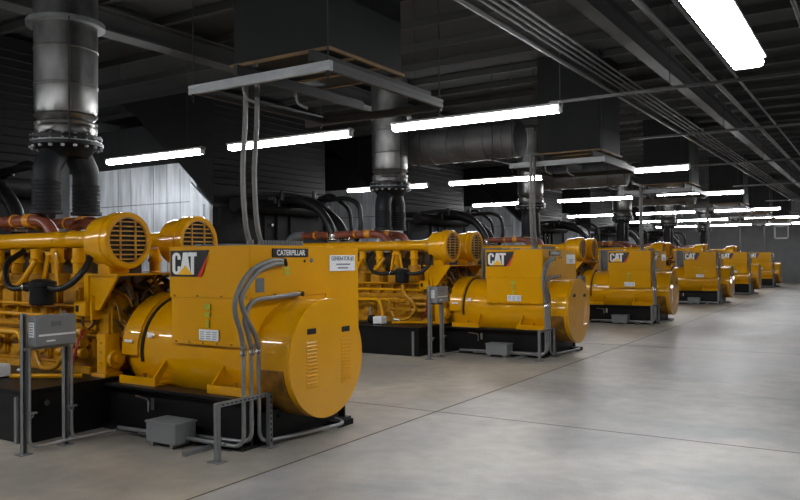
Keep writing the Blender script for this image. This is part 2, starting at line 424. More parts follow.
# engine block
t = MB(); t.box(-11.2, -7.45, .0, 1.2, .56, 1.28, .03); t.box(-11.2, -7.5, -.08, 1.28, 1.0, 1.12, .03); t.box(-11.2, -7.5, -.12, 1.3, .53, .62, .015)
for k in range(13): t.box(-11.0 + k * .29, -10.97 + k * .29, -.1, 0.02, 1.1, 1.26, .004)
blk = t.build('engine_block', 'yellow_worn_shaded', gen)
t = MB()
for k in range(8):
    xx = -10.95 + k * .45
    t.box(xx, xx + .33, -.06, .02, .66, .93, .02); t.cyl((xx + .16, -.06, .8), (xx + .16, -.09, .8), .1, n=20)
t.build('crankcase_covers', 'yellow_worn_shaded', blk)
t = MB()
for z_, r_ in ((1.17, .022), (.97, .018), (1.3, .016)): t.tube([(-11, -.13, z_), (-9.5, -.14, z_ + .01), (-7.6, -.13, z_)], r_, 8)
t.build('fuel_line', 'yellow', blk)
# vee of cylinder heads and exhaust elbows on both banks
for bank, yb in (('front', .1), ('rear', 1.1)):
    for k in range(8):
        xx = -10.9 + k * .42
        t = MB(); t.box(xx - .15, xx + .15, yb - .16, yb + .16, 1.26, 1.5, .03); t.lathe((xx, yb, 1.5), (0, 0, 1), [(0, .15), (.04, .15), (.06, .125), (.15, .125), (.17, .1), (.17, 0)], 24)
        h = t.build('cylinder_head', 'yellow_worn_shaded', gen)
        s_ = -1 if yb < .5 else 1
        t = MB(); t.lathe((xx + .02, yb - .05 * -s_, 1.66), (0, 0, 1), [(0, .07), (.12, .07), (.13, .09), (.17, .09), (.17, .075), (.3, .075)], 16)
        t.build('intake_elbow', 'yellow', h)
# A-shaped lifting bracket, sloping pipes on the near side
t = MB()
for a, b in (((-8.42, -.1, 1.48), (-8.34, -.08, 1.9)), ((-8.12, -.1, 1.48), (-8.2, -.08, 1.9))): t.tube([a, b], .026, 6)
t.box(-8.36, -8.18, -.11, -.06, 1.88, 1.92)
t.build('lifting_bracket', 'yellow', gen)
t = MB(); t.tube([(-8.9, -.12, 1.52), (-8.72, -.14, 1.62), (-8.56, -.1, 1.82)], .035, 12); t.tube([(-9.4, -.12, 1.5), (-9.25, -.14, 1.6), (-9.1, -.1, 1.8)], .035, 12); t.build('water_pipe', 'yellow', gen)
# central vee: block coloured dark for the shade between the heads, rear gear case
MB().box(-11.1, -7.85, .3, .9, 1.26, 1.93, .04).build('valley_cover', 'shaded_grime', gen)
t = MB(); t.box(-7.5, -7.28, -.02, 1.22, .56, 1.42, .03)
for k in range(10): t.cyl((-7.28, .05 + k * .12, 1.38), (-7.25, .05 + k * .12, 1.38), .02, n=8)
t.build('gear_case', 'yellow_worn_shaded', gen)
t = MB()
rr = random.Random(3)
for k in range(40):
    y_ = .1 + rr.random() * 1.0; z_ = 1.05 + rr.random() * .6; x_ = -7.35 + rr.random() * .25
    t.tube([(x_ - .2, y_, z_), (x_, y_ + rr.uniform(-.15, .15), z_ + rr.uniform(-.15, .15)), (x_ + rr.uniform(0, .12), y_ + rr.uniform(-.2, .2), z_ - .15)], rr.choice((.014, .022, .035)), 8, 4)
t.build('pipework', 'shaded_grime', gen)
t = MB()
for k in range(12):
    y_ = .05 + rr.random() * 1.0; z_ = 1.1 + rr.random() * .5; x_ = -7.28 + rr.random() * .2
    t.tube([(x_ - .25, y_, z_), (x_, y_ + rr.uniform(-.1, .1), z_ + rr.uniform(-.1, .1)), (x_ + .05, y_ + rr.uniform(-.15, .15), z_ - .2)], rr.choice((.012, .02)), 8, 4)
t.build('pipework', 'yellow_dull', gen)

# intake manifold pipe with joint rings
for yc, nm in ((.05, 'near'), (1.075, 'far')):
    t = MB(); t.lathe((-11.25, yc, 2.062), (1, 0, 0), [(0, 0), (0, .098), (1.3, .098), (1.3, .112), (1.34, .112), (1.34, .098), (2.9, .098), (2.9, .106), (2.93, .106), (2.93, .1), (3.18, .1), (3.2, .108), (3.22, .108), (3.24, .096), (3.5, .1), (3.72, .15), (3.8, .2)], 28)
    t.build('intake_pipe', 'yellow', gen)
    # air filter
    t = MB(); t.lathe((-7.80, yc, 2.03), (1, 0, 0), [(.28, .1), (.29, .2), (.31, .25), (.345, .28), (.40, .29), (.58, .29), (.58, .318), (.65, .318), (.66, .306), (.70, .306), (.71, .315), (.745, .315), (.76, .302), (.76, .262), (.72, .255), (.72, 0)], 56)
    fl = t.build('air_filter', 'yellow', gen, ang=30)
    # the grille: black disc behind, slats and rim in front
    MB().cyl((-7.085, yc, 2.03), (-7.078, yc, 2.03), .262, n=48).build('filter_mesh', 'dark_hole', fl)
    t = MB(); rg = .25
    for j in range(9):
        zz = -.208 + j * .052; w = math.sqrt(max(0, rg * rg - zz * zz)) + .006
        t.box(-7.07, -7.055, yc - w, yc + w, 2.03 + zz - .0075, 2.03 + zz + .0075)
    for yy in (-.1, .1): t.box(-7.068, -7.05, yc + yy - .008, yc + yy + .008, 2.03 - .235, 2.03 + .235)
    ring_x(t, -7.07, -7.045, yc, 2.03, .272, .245, 48)
    t.build('filter_grille', 'yellow_worn_shaded', fl)
    t = MB(); t.box(-7.42, -7.2, yc - .13, yc + .13, 1.66, 1.79, .01); t.build('filter_saddle', 'yellow', fl)
# cross pipe between filter housings
# shelf and gusset carrying the filters
t = MB(); t.box(-7.62, -6.98, -.15, 1.36, 1.64, 1.665, .003); t.build('filter_shelf', 'yellow', gen)
for yc in (-.12, 1.3):
    t = MB(); t.prism([(-7.56, 1.64), (-7.02, 1.64), (-7.33, 1.26), (-7.48, 1.26)], 'y', yc, yc + .03); t.box(-7.58, -7.5, yc - .02, yc + .12, 1.2, 1.64)
    t.build('shelf_gusset', 'yellow', gen)
t = MB(); t.prism([(-.12, 1.64), (.3, 1.64), (.02, 1.2), (-.12, 1.2)], 'x', -7.6, -7.57); t.build('shelf_gusset', 'yellow', gen)

# red-brown exhaust/coolant pipes on top with clamps
for yc in (.2, .95):
    t = MB(); t.bend([(-10.95, yc, 2.33), (-8.86, yc, 2.33), (-8.5, yc - .02, 2.02), (-8.42, yc - .02, 1.8)], .075, .13, 20); p = t.build('coolant_pipe', 'copper', gen)
    for xx, ln in ((-9.22, .13), (-9.5, .04), (-10.2, .1), (-10.6, .05)):
        MB().lathe((xx, yc, 2.33), (1, 0, 0), [(0, .074), (0, .09), (ln * .4, .088), (ln, .09), (ln, .074)], 24).build('pipe_clamp', 'clamp', p)
t = MB(); t.bend([(-8.86, .62, 2.0), (-8.86, .62, 2.28), (-8.5, .62, 2.28), (-8.5, .62, 1.9)], .07, .14, 18); t.build('turbo_elbow', 'copper', gen)
for yc in (.25, .95):
    t = MB(); t.lathe((-8.6, yc + .05, 1.9), (1, 0, 0), [(0, 0), (0, .1), (.05, .14), (.12, .14), (.2, .1), (.3, .1), (.3, 0)], 24); t.build('turbocharger', 'yellow_dull', gen)
# grey bent outlet at the radiator end
MB().bend([(-10.93, .2, 2.33), (-11.25, .2, 2.33), (-11.42, .2, 2.05), (-11.5, .2, 1.8)], .09, .16, 18).build('outlet_elbow', 'blue_grey', gen)

# oil filter canister, hoses
t = MB(); t.lathe((-7.93, -.42, 1.32), (0, 0, 1), [(0, 0), (0, .12), (.02, .135), (.2, .14), (.21, .15), (.26, .15), (.27, .12), (.29, .08), (.29, 0)], 32)
t.cyl((-8.06, -.45, 1.52), (-8.18, -.47, 1.52), .045, n=14)
of = t.build('breather_canister', 'black', gen)
MB().box(-7.94, -7.925, -.572, -.56, 1.4, 1.48).build('canister_tag', 'chrome', of)
t = MB(); t.cyl((-8.14, -.47, 1.52), (-8.17, -.47, 1.52), .055, n=16); t.build('hose_clamp', 'chrome', of)
MB().tube([(-7.83, -.42, 1.53), (-7.68, -.42, 1.5), (-7.52, -.4, 1.53), (-7.41, -.33, 1.63), (-7.38, -.24, 1.76), (-7.42, -.16, 1.86)], .036, 14).build('breather_hose', 'rubber', of)
MB().tube([(-8.12, -.47, 1.52), (-8.45, -.45, 1.5), (-8.7, -.38, 1.58), (-8.86, -.28, 1.78), (-8.88, -.05, 1.94)], .036, 14).build('breather_hose', 'rubber', of)
MB().tube([(-7.95, -.4, 1.3), (-7.92, -.35, 1.1), (-7.78, -.3, .95), (-7.74, -.25, .78), (-7.85, -.2, .66)], .035, 10).build('drain_hose', 'yellow_worn_shaded', of)
# yellow switch box
t = MB(); t.box(-7.68, -7.47, -.2, -.05, 1.19, 1.36, .008); t.box(-7.45, -7.41, -.16, .0, 1.15, 1.42, .003); t.box(-7.47, -7.41, -.12, -.06, 1.2, 1.24)
sb = t.build('switch_box', 'yellow', gen)
MB().box(-7.64, -7.59, -.208, -.198, 1.24, 1.31).build('rotary_switch', 'dark_hole', sb)
MB().tube([(-7.6, -.14, 1.2), (-7.58, -.16, 1.1), (-7.52, -.15, 1.04), (-7.44, -.12, 1.1), (-7.43, -.1, 1.2)], .012, 8).build('sensor_cable', 'rubber', sb)
# cooler tubes low down, lube filters
for z_ in (.78, .9, 1.02):
    t = MB(); t.lathe((-7.95, -.2, z_), (1, 0, 0), [(0, 0), (0, .05), (.06, .05), (.07, .058), (.1, .058), (.1, .045), (.42, .045), (.42, .056), (.46, .056), (.46, 0)], 20); t.build('cooler_tube', 'yellow_worn_shaded', gen)
t = MB(); t.box(-7.36, -7.2, -.14, 0.05, .56, 1.0, .008); t.box(-7.4, -7.16, -.18, .05, .53, .57, .004)
for z_ in (.68, .8, .9): t.cyl((-7.28, -.13, z_), (-7.28, -.155, z_), .012, n=8)
t.build('rear_support', 'yellow', gen)
MB().tube([(-7.36, -.32, .5 + .06), (-7.7, -.6, .57), (-7.95, -.78, .575)], .024, 8).build('oil_line', 'yellow', gen)
t = MB()
for dx in (0, .022): t.tube([(-7.5 + dx, -.2, 1.05), (-7.44 + dx, -.33, .9), (-7.45 + dx, -.35, .78), (-7.56 + dx, -.33, .6)], .009, 8)
t.build('fuel_hose', 'red_hose', gen)
t = MB(); t.bend([(-9.5, -.3, .98), (-8.55, -.3, .98), (-8.45, -.32, .62)], .035, .1, 12); t.build('coolant_return', 'yellow', gen)
t = MB(); t.bend([(-8.05, -.32, 1.0), (-8.3, -.32, 1.0), (-8.3, -.32, .8), (-8.02, -.32, .8)], .02, .05, 8); t.bend([(-8.3, -.28, .8), (-8.2, -.28, .58), (-7.9, -.28, .6), (-7.7, -.28, .8)], .03, .1, 10)
t.build('oil_drain_pipes', 'yellow_worn_shaded', gen)
# pump + white battery charger on the tank top
t = MB(); t.box(-8.34, -8.14, -.86, -.66, .545, .68, .01); bb = t.build('priming_unit', 'white', gen)
MB().lathe((-8.5, -.74, .62), (1, 0, 0), [(0, 0), (0, .07), (.03, .085), (.1, .085), (.12, .05), (.13, 0)], 18).build('pump_motor', 'black_matt', bb)
MB().cyl((-8.47, -.74, .53), (-8.47, -.74, .86), .022, n=10).build('pump_riser', 'conduit', bb)
MB().bend([(-8.0, -.66, .62), (-7.86, -.66, .62), (-7.84, -.66, .54)], .02, .04, 8).build('priming_hose', 'conduit', bb)

# grey local control cabinet between filters and terminal box
t = MB(); t.box(-6.8, -6.36, .85, 1.75, 1.42, 1.99, .01); cab = t.build('control_cabinet', 'blue_grey', gen)
MB().box(-6.8, -6.76, .78, .85, 1.3, 1.99, .003).build('cabinet_post', 'strut', cab)
# grey perforated bracket and nipples on top of the terminal box
t = MB(); t.box(-5.62, -5.3, .1, .95, 1.945, 1.958); t.box(-5.31, -5.3, .28, .95, 1.958, 2.0)
for k in range(16): t.box(-5.3, -5.292, .3 + k * .04, .315 + k * .04, 1.958, 2.0)
t.build('conduit_bracket', 'blue_grey', tb)
MB().cyl((-5.9, .25, 1.94), (-5.9, .25, 1.99), .018, n=10).build('vent_plug', 'clamp', tb)

gens = []
base_fmt = {
 0: 'nearest and largest-looking yellow diesel generator, black nameplate and numbered sign on its end',
 1: 'second yellow diesel generator from the camera, partly behind the nearest one',
 2: 'third yellow diesel generator from the camera, small and mid-picture right',
 3: 'fourth yellow diesel generator from the camera, right of the third one',
 4: 'fifth yellow diesel generator from the camera, second from the far end',
 5: 'farthest yellow diesel generator, last of the row by the far wall'}
gen['label'] = base_fmt[0]
for i in range(1, 6): dup(gen, YG[i] - Y0, base_fmt[i])
# only the nearest sign can be read
text_part('sign_lettering', 'GENERATOR #2', .066, 'x', (-5.199, 1.53, 1.805), 'sign_grey', sg, xs=.9, fat=.0008)

# ------------------------------------------------------------------ exhaust stack
ORG = Vector((-8.75, .44, 2.4))
ex = root('exhaust_stack', (-8.75, Y0 + .44, 2.4), '', 'exhaust pipe', 'insulated exhaust stacks over the generators')
ec = .44
for s_ in (-1, 1):
    t = MB(); prof = []
    pts = [(-8.75, ec + s_ * .27, 1.8), (-8.75, ec + s_ * .27, 2.75), (-8.75, ec + s_ * .24, 2.95), (-8.75, ec + s_ * .12, 3.2)]
    t.lathe((-8.75, ec + s_ * .28, 2.4), (0, 0, 1), [(0, .0), (0, .19), (.04, .19), (.05, .165)] + [p for k in range(7) for p in ((.06 + k * .05, .168), (.09 + k * .05, .172), (.1 + k * .05, .165))] + [(.44, .165)], 28)
    t.tube([(-8.75, ec + s_ * .28, 2.8), (-8.75, ec + s_ * .27, 2.95), (-8.75, ec + s_ * .2, 3.1), (-8.75, ec + s_ * .1, 3.28)], .165, 24)
    t.build('exhaust_leg', 'bellows', ex)
t = MB(); t.lathe((-8.75, ec, 3.12), (0, 0, 1), [(0, 0), (0, .26), (.1, .34), (.14, .44), (.18, .44), (.2, .4), (.22, .4), (.22, .43), (.26, .43), (.26, 0)], 40)
fl = t.build('flange', 'black', ex)
t = MB(); t.lathe((-8.75, ec, 3.3), (0, 0, 1), [(0, .4), (0, .425), (.02, .425), (.02, .4), (0, .4)], 40)
for k in range(18):
    a = 2 * PI * k / 18; x, y_ = -8.75 + .41 * math.cos(a), ec + .41 * math.sin(a)
    t.cyl((x, y_, 3.22), (x, y_, 3.4), .016, n=8); t.cyl((x, y_, 3.225), (x, y_, 3.25), .026, n=6)
t.build('bolt_ring', 'strut', fl)
t = MB(); prof = [(0, .3)]
rr = random.Random(5)
for k in range(10): prof.append((.02 + k * .03, .345 + rr.uniform(-.03, .035)))
prof += [(.34, .375), (.62, .378), (.63, .386), (.65, .386), (.66, .378), (1.08, .38), (1.09, .388), (1.11, .388), (1.12, .38), (2.2, .385)]
t.lathe((-8.75, ec, 3.38), (0, 0, 1), prof, 40)
for v in t.bm.verts:
    if v.co.z < 3.72:
        v.co.x += rr.uniform(-.012, .012); v.co.y += rr.uniform(-.012, .012)
t.build('metal_jacket', 'jacket', ex)
t = MB(); t.lathe((-8.75, ec, 4.78), (0, 0, 1), [(0, .385), (0, .47), (.06, .47), (.06, .385)], 40); t.build('support_ring', 'strut', ex)
for s_ in (-1, 1):
    t = MB(); t.tube([(-8.75 + s_ * .43, ec - .25 * s_, 3.28), (-8.75 + s_ * .43, ec - .25 * s_, 4.8)], .008, 6)
    t.build('tie_rod', 'beam', ex)
repeat(ex, 'silver jacketed exhaust stack on two black legs above the {} generator')

# ------------------------------------------------------------------ radiator, hood, plenum
ORG = Vector((-12.25, .43, 0))
ra = root('radiator', (-12.25, Y0 + .43, 0), '', 'radiator', 'black radiators at the far ends of the generators')
t = MB(); t.box(-12.6, -11.92, -1.45, 2.35, 0, 2.95, .02)
core = t.build('core_housing', 'black_matt', ra)
t = MB()
for y_ in (-1.4, .0, .43, .9, 2.25): t.box(-11.93, -11.86, y_ - .04, y_ + .04, .1, 2.9, .005)
t.box(-11.93, -11.88, -1.4, 2.3, 2.2, 2.26); t.box(-11.93, -11.88, -1.4, 2.3, 1.2, 1.26)
t.build('frame_rails', 'black_matt', ra)
t = MB(); t.cyl((-11.76, -1.1, 3.0), (-11.76, 2.1, 3.0), .16, n=20); t.lathe((-11.76, .43, 3.14), (0, 0, 1), [(0, .1), (.1, .1), (.11, .13), (.15, .13), (.15, 0)], 16)
t.build('header_tank', 'black_matt', ra)
t = MB(); t.cyl((-11.9, .2, 2.6), (-11.84, .2, 2.6), .04, n=12); t.build('level_gauge', 'chrome', ra)
for (dy, off) in ((.2, 0), (.62, .12)):
    t = MB(); t.bend([(-11.76, dy, 3.1), (-11.2, dy, 3.2 - off), (-10.5, dy, 2.95 - off), (-10.1, dy, 2.45), (-10.1, dy, 2.2)], .1, .25, 18)
    h = t.build('coolant_hose', 'rubber', ra)
    t = MB(); t.lathe((-10.1, dy, 2.22), (0, 0, 1), [(0, 0), (0, .12), (.03, .12), (.05, .105), (.09, .105), (.09, .12), (.12, .12), (.12, 0)], 20); t.build('hose_coupling', 'chrome', h)
t = MB(); t.bend([(-11.5, 1.0, 3.15), (-10.3, 1.0, 3.2), (-9.95, 1.0, 3.05), (-9.9, 1.0, 2.5), (-10.05, 1.0, 2.2)], .055, .18, 14); t.build('vent_hose', 'rubber', ra)
t = MB(); t.bend([(-11.8, 1.3, 3.1), (-11.0, 1.3, 3.35), (-10.4, 1.25, 2.95), (-10.3, 1.2, 2.25)], .045, .18, 14); t.build('vent_hose', 'rubber', ra)
t = MB()
rr = random.Random(9)
for k in range(9):
    xx = -11.7 + rr.random() * 1.3; yy = -.4 + rr.random() * 1.8
    t.cyl((xx, yy, 3.2 - .3 * rr.random()), (xx, yy, 3.36 - .2 * rr.random()), .045, n=12)
t.tube([(-11.9, -.6, 3.2), (-11.3, -.3, 3.25), (-10.8, .3, 3.15), (-10.6, .7, 2.9)], .05, 10)
t.build('valve_group', 'black', ra)
repeat(ra, 'big black radiator with hoses on top, left of the {} generator')

ORG = Vector((-13, .43, 2.95))
hd = root('radiator_hood', (-13, Y0 + .43, 2.98), '', 'duct', 'dark hoods above the radiators')
t = MB(); t.prism([(-11.98, 3.0), (-11.98, 5.45), (-15.0, 5.45), (-14.41, 5.06), (-13.83, 4.54), (-13.02, 3.91)], 'y', -1.5, 2.35)
hb = t.build('hood_body', 'dark_hood', hd)
t = MB()
for k in range(14): t.prism([(-11.98, 3.4 + k * .14), (-11.965, 3.42 + k * .14), (-11.98, 3.43 + k * .14)], 'y', -1.45, 2.3)
t.build('louvre_panel', 'dark_hood', hd)
repeat(hd, 'dark sloping sheet hood above the radiator of the {} generator')

ORG = Vector((-14, .43, 0))
pn = root('sheet_metal_plenum', (-14, Y0 + .43, 0), '', 'duct', 'silver plenums beside the radiators')
MB().prism([(-17.2, 4.0), (-13.25, 4.0), (-13.87, 4.51), (-14.4, 4.93), (-17.2, 4.93)], 'y', -1.35, 2.3).build('upper_casing', 'dark_duct', pn)
t = MB(); t.prism([(-17.2, 0), (-12.65, 0), (-12.65, 3.48), (-13.06, 3.84), (-13.22, 3.98), (-17.2, 3.98)], 'y', -1.35, 2.3)
pb = t.build('plenum_panels', 'galv', pn)
t = MB()
for x, zt in ((-12.75, 3.4), (-13.17, 3.85), (-13.6, 3.97), (-14.05, 3.97), (-14.84, 3.97), (-15.3, 3.97), (-15.99, 3.97), (-16.5, 3.97)):
    t.box(x - .006, x + .006, -1.356, -1.35, .02, zt)
for z, xe in ((.9, -12.66), (2.0, -12.66), (3.1, -12.66)): t.box(-17.2, xe, -1.355, -1.35, z - .012, z + .012)
t.build('standing_seams', 'strut', pn)
t = MB(); t.prism([(-12.62, 0), (-12.0, 0), (-12.0, 2.98), (-12.62, 3.5)], 'y', -1.56, -1.5); t.box(-12.22, -12.18, -1.6, -1.56, 0, 3.0, .003); t.box(-12.04, -12.0, -1.6, -1.56, 0, 3.0, .003); t.build('end_flange', 'galv', pn)
repeat(pn, 'shiny galvanised sheet-metal plenum behind the radiator of the {} generator')

# ------------------------------------------------------------------ isolator stand beside each engine
ORG = Vector((-6.8, -1.1, 0))
st = root('control_stand', (-6.8, Y0 - 1.1, 0), '', 'control panel stand', 'grey isolator boxes on strut stands')
for y_ in (-1.33, -.9):
    t = MB(); t.prism([(y_ - .022, .0), (y_ + .022, .0), (y_ + .022, 1.32), (y_ - .022, 1.32)], 'x', -6.82, -6.815)
    t.box(-6.82, -6.775, y_ - .022, y_ - .018, 0, 1.32 if y_ < -1 else 1.0); t.box(-6.82, -6.775, y_ + .018, y_ + .022, 0, 1.32 if y_ < -1 else 1.0)
    t.box(-6.86, -6.74, y_ - .06, y_ + .06, 0, .008)
    t.build('strut_post', 'strut', st)
for y_, e_ in ((-1.28, (-6.79, -.72, .05)), (-.84, (-6.72, -.38, .05))):
    MB().bend([(-6.79, y_, .99), (-6.79, y_, .05), e_], .018, .1, 10).build('conduit', 'conduit', st)
for z_ in (.42, .98):
    t = MB(); t.box(-6.812, -6.78, -1.34, -.82, z_ - .012, z_ + .012); 
    if z_ > .9: t.build('crossbar', 'strut', st)
for y_ in (-1.28, -.86):
    t = MB(); ring_x(t, -6.79 - .0, -6.76, y_, .36, .03, .018, 12); t.box(-6.8, -6.75, y_ - .04, y_ + .06, .37, .385); t.build('pipe_clamp', 'conduit', st)
t = MB(); t.box(-6.83, -6.68, -1.27, -.86, 1.0, 1.29, .006); t.box(-6.684, -6.668, -1.262, -.868, 1.008, 1.282, .004)
ib = t.build('isolator_box', 'grey_box', st)
MB().box(-6.668, -6.664, -1.255, -.875, 1.1, 1.118).build('white_stripe', 'bare_white', ib)
MB().box(-6.668, -6.662, -1.13, -1.03, 1.19, 1.235).build('display', 'blue_grey', ib)
MB().box(-6.668, -6.664, -1.18, -1.09, 1.045, 1.06).build('small_plate', 'white', ib)
lb = MB().box(-6.8, -6.72, -1.275, -1.269, 1.09, 1.23).build('label_plate', 'white', st)
t = MB()
for k in range(5): t.box(-6.79, -6.73, -1.2765, -1.275, 1.11 + k * .024, 1.118 + k * .024)
t.build('label_print', 'sign_grey', lb)
repeat(st, 'grey isolator box on strut posts beside the engine of the {} generator')

# ------------------------------------------------------------------ conduit frame at the alternator end
ORG = Vector((-5.02, -.3, 0))
fr = root('conduit_stand', (-5.02, Y0 - .3, 0), '', 'support stand', 'strut frames holding conduits at the alternators')
def channel(mb, x, y, z0, z1, w=.022):
    mb.box(x - w, x + w, y - w, y - w + .004, z0, z1); mb.box(x - w, x - w + .004, y - w, y + w, z0, z1); mb.box(x + w - .004, x + w, y - w, y + w, z0, z1)
    mb.box(x - w, x - w * .4, y + w - .004, y + w, z0, z1); mb.box(x + w * .4, x + w, y + w - .004, y + w, z0, z1)
t = MB(); channel(t, -5.02, -.6, .0, .52); t.box(-5.09, -4.95, -.66, -.55, 0, .008); t.build('strut_post', 'strut', fr)
t = MB(); channel(t, -5.0, .06, .0, .52); t.box(-5.07, -4.93, 0, .12, 0, .008)
p2 = t.build('strut_post', 'strut', fr)
t = MB()
for k in range(9): t.box(-4.979, -4.977, .052, .068, .05 + k * .052, .08 + k * .052)
t.build('post_slots', 'dark_hole', p2)
t = MB(); t.box(-5.04, -5.0, -.62, .08, .485, .525, .002); cb = t.build('crossbar', 'strut', fr)
t = MB()
for k in range(11): t.box(-5.0, -4.998, -.56 + k * .055, -.53 + k * .055, .498, .51)
t.build('bar_slots', 'dark_hole', cb)
MB().box(-5.46, -5.41, -.62, -.2, 0, .042, .002).build('floor_strut', 'strut', fr)
repeat(fr, 'low grey strut frame on the floor in front of the {} generator alternator')

ORG = Vector((-5.05, 0, 0))
runs = [
 ('left', -.235, [(-5.05, -.235, .958), (-5.05, -.265, 1.115), (-5.05, -.335, 1.302), (-5.05, -.33, 1.431), (-5.06, -.238, 1.585), (-5.07, -.07, 1.713), (-5.09, .171, 1.783), (-5.12, .38, 1.79), (-5.18, .45, 1.785)],
  [(-5.05, -.235, .96), (-5.05, -.235, .05), (-6.45, -.3, .05)]),
 ('middle', -.13, [(-5.04, -.13, .946), (-5.04, -.184, 1.113), (-5.03, -.236, 1.239), (-5.03, -.182, 1.357), (-5.05, -.051, 1.417), (-5.08, .2, 1.425), (-5.1, .56, 1.44), (-5.18, .72, 1.44)],
  [(-5.05, -.13, .95), (-5.05, -.13, .07), (-6.35, -.22, .06)]),
 ('right', -.03, [(-5.05, -.03, .936), (-5.03, -.09, 1.076), (-5.02, -.223, 1.257), (-5.02, -.286, 1.429), (-5.03, -.193, 1.565), (-5.05, -.029, 1.684), (-5.08, .199, 1.748), (-5.12, .38, 1.76), (-5.18, .46, 1.755)],
  [(-5.05, -.03, .94), (-5.05, -.03, .05), (-4.85, 1.05, .05), (-5.0, 1.2, .05), (-5.4, 1.25, .05)]),
]
for nm, yy, flex, rigid in runs:
    cr = root('conduit_run', (-5.05, Y0, 0), '', 'conduit', 'conduits feeding the alternator terminal boxes')
    MB().bend(rigid, .02, .13, 12).build('steel_conduit', 'conduit', cr)
    t = MB(); t.tube(flex, .024, 12); t.build('flexible_hose', 'flex', cr)
    t = MB(); t.lathe((flex[0][0], flex[0][1], .9), (0, 0, 1), [(0, .022), (0, .031), (.03, .031), (.035, .028), (.07, .028), (.075, .032), (.1, .032), (.1, .022)], 14)
    t.build('gland', 'chrome', cr); t = MB(); e = flex[-1]; t.lathe((-5.19, e[1], e[2]), (1, 0, 0), [(0, .034), (.03, .034), (.03, .028), (.07, .028)], 14)
    t.build('gland', 'chrome', cr)
    what = {'left': 'outermost grey conduit curving up to the end face of the {} generator', 'middle': 'shortest of three grey conduits, ending lower on the {} generator end face', 'right': 'grey conduit nearest the barrel, turning along the floor round the {} generator'}[nm]
    repeat(cr, what)

# risers from the box up to the trapeze
ORG = Vector((-5.5, .3, 1.958))
for y_, what in ((.28, 'left of two grey riser conduits from the {} generator up to the trapeze'), (.45, 'right of two grey riser conduits from the {} generator up to the trapeze')):
    rc = root('riser_conduit', (-5.5, Y0 + .3, 1.958), '', 'conduit', 'riser conduits between terminal boxes and trapezes')
    t = MB(); t.tube([(-5.5, y_ + .06, 1.958), (-5.5, y_ - .01, 2.2), (-5.51, y_ - .03, 2.7), (-5.52, y_ + .02, 3.2), (-5.52, y_ + .04, 3.7)], .026, 12)
    t.build('riser_tube', 'flex', rc)
    t = MB(); t.lathe((-5.5, y_ + .06, 1.958), (0, 0, 1), [(0, 0), (0, .038), (.05, .038), (.05, .03)], 14)
    t.build('gland', 'chrome', rc)
    repeat(rc, what)

# grey junction box on the floor
ORG = Vector((-5.8, -.55, 0))
jb = root('junction_box', (-5.8, Y0 - .55, 0), '', 'junction box', 'grey floor junction boxes')
MB().box(-6.1, -5.68, -.5, -.24, .04, .24, .006).box(-6.11, -5.67, -.51, -.23, .225, .245, .004).build('box_body', 'grey_box', jb)
t = MB()
for x_ in (-6.05, -5.77):
    t = MB(); t.box(x_, x_ + .04, -.49, -.25, 0, .04); t.build('foot_rail', 'strut', jb)
MB().tube([(-6.7, -.36, .08), (-6.1, -.36, .09)], .02, 10, smooth=False).build('conduit_stub', 'conduit', jb)
MB().tube([(-5.68, -.36, .09), (-5.2, -.33, .08)], .02, 10, smooth=False).build('conduit_stub', 'conduit', jb)
repeat(jb, 'grey metal junction box on the floor in front of the {} generator')

# ------------------------------------------------------------------ overhead trapeze of strut
ORG = Vector((-5.1, 1.1, 3.5))
tz = root('strut_trapeze', (-5.1, Y0 + 1.1, 3.5), '', 'hanging rack', 'strut trapezes hanging over the generators')
def dbl(x0, x1, y0, y1, z):
    t = MB()
    for dz in (0, .05): t.box(x0, x1, y0, y1, z + dz, z + dz + .042, .003)
    if x1 - x0 > y1 - y0: t.box(x0, x1, y0 + .006, y1 - .006, z + .04, z + .052)
    else: t.box(x0 + .006, x1 - .006, y0, y1, z + .04, z + .052)
    return t
dbl(-6.05, -4.2, .02, .07, 3.52).build('front_bar', 'strut_hi', tz)
dbl(-6.25, -4.25, 2.15, 2.2, 3.5).build('back_bar', 'girder', tz)
dbl(-4.26, -4.21, .07, 2.15, 3.52).build('side_bar', 'girder', tz)
dbl(-6.0, -5.95, .07, 2.15, 3.52).build('side_bar', 'girder', tz)
for x_, y_ in ((-6.0, .045), (-4.24, .045), (-6.0, 2.17), (-4.27, 2.17)):
    t = MB(); t.cyl((x_, y_, 3.44), (x_, y_, 5.6), .007, n=6); t.cyl((x_, y_, 3.49), (x_, y_, 3.52), .02, n=6); t.build('hanger_rod', 'beam', tz)
for x_, y_ in ((-5.35, .1), (-5.1, .6)):
    t = MB(); t.tube([(x_, y_, 3.53), (x_ + .02, y_ + .02, 3.42), (x_ + .12, y_ + .05, 3.36)], .014, 8); t.build('cable_dropper', 'flex', tz)
for o in repeat(tz, 'grey strut trapeze hanging from the roof above the {} generator')[1:]: o.location.y += .5

ORG = Vector((-4.9, .8, 3.62))
dd = root('drop_duct', (-4.9, Y0 + .8, 3.62), '', 'duct', 'dark rectangular ducts standing on the trapezes')
MB().box(-5.5, -4.3, .12, 1.4, 3.75, 5.58, .01).build('duct_body', 'dark_duct', dd)
t = MB()
t.box(-5.52, -4.28, .1, .13, 3.74, 3.77); t.box(-5.52, -4.28, 1.39, 1.42, 3.74, 3.77); t.box(-4.3, -4.27, .1, 1.42, 3.74, 3.77); t.box(-5.53, -5.5, .1, 1.42, 3.74, 3.77)
t.box(-5.5, -4.3, .5, .54, 3.735, 3.75); t.box(-5.5, -4.3, .95, .99, 3.735, 3.75)
t.build('bottom_rim', 'brown', dd)
for x_ in (-5.4, -4.45):
    t = MB(); t.box(x_, x_ + .05, .02, 2.2, 3.63, 3.735); t.build('duct_bearer', 'beam', dd)
for o in repeat(dd, 'dark rectangular duct dropping from the roof above the {} generator')[1:]: o.location.y += .5

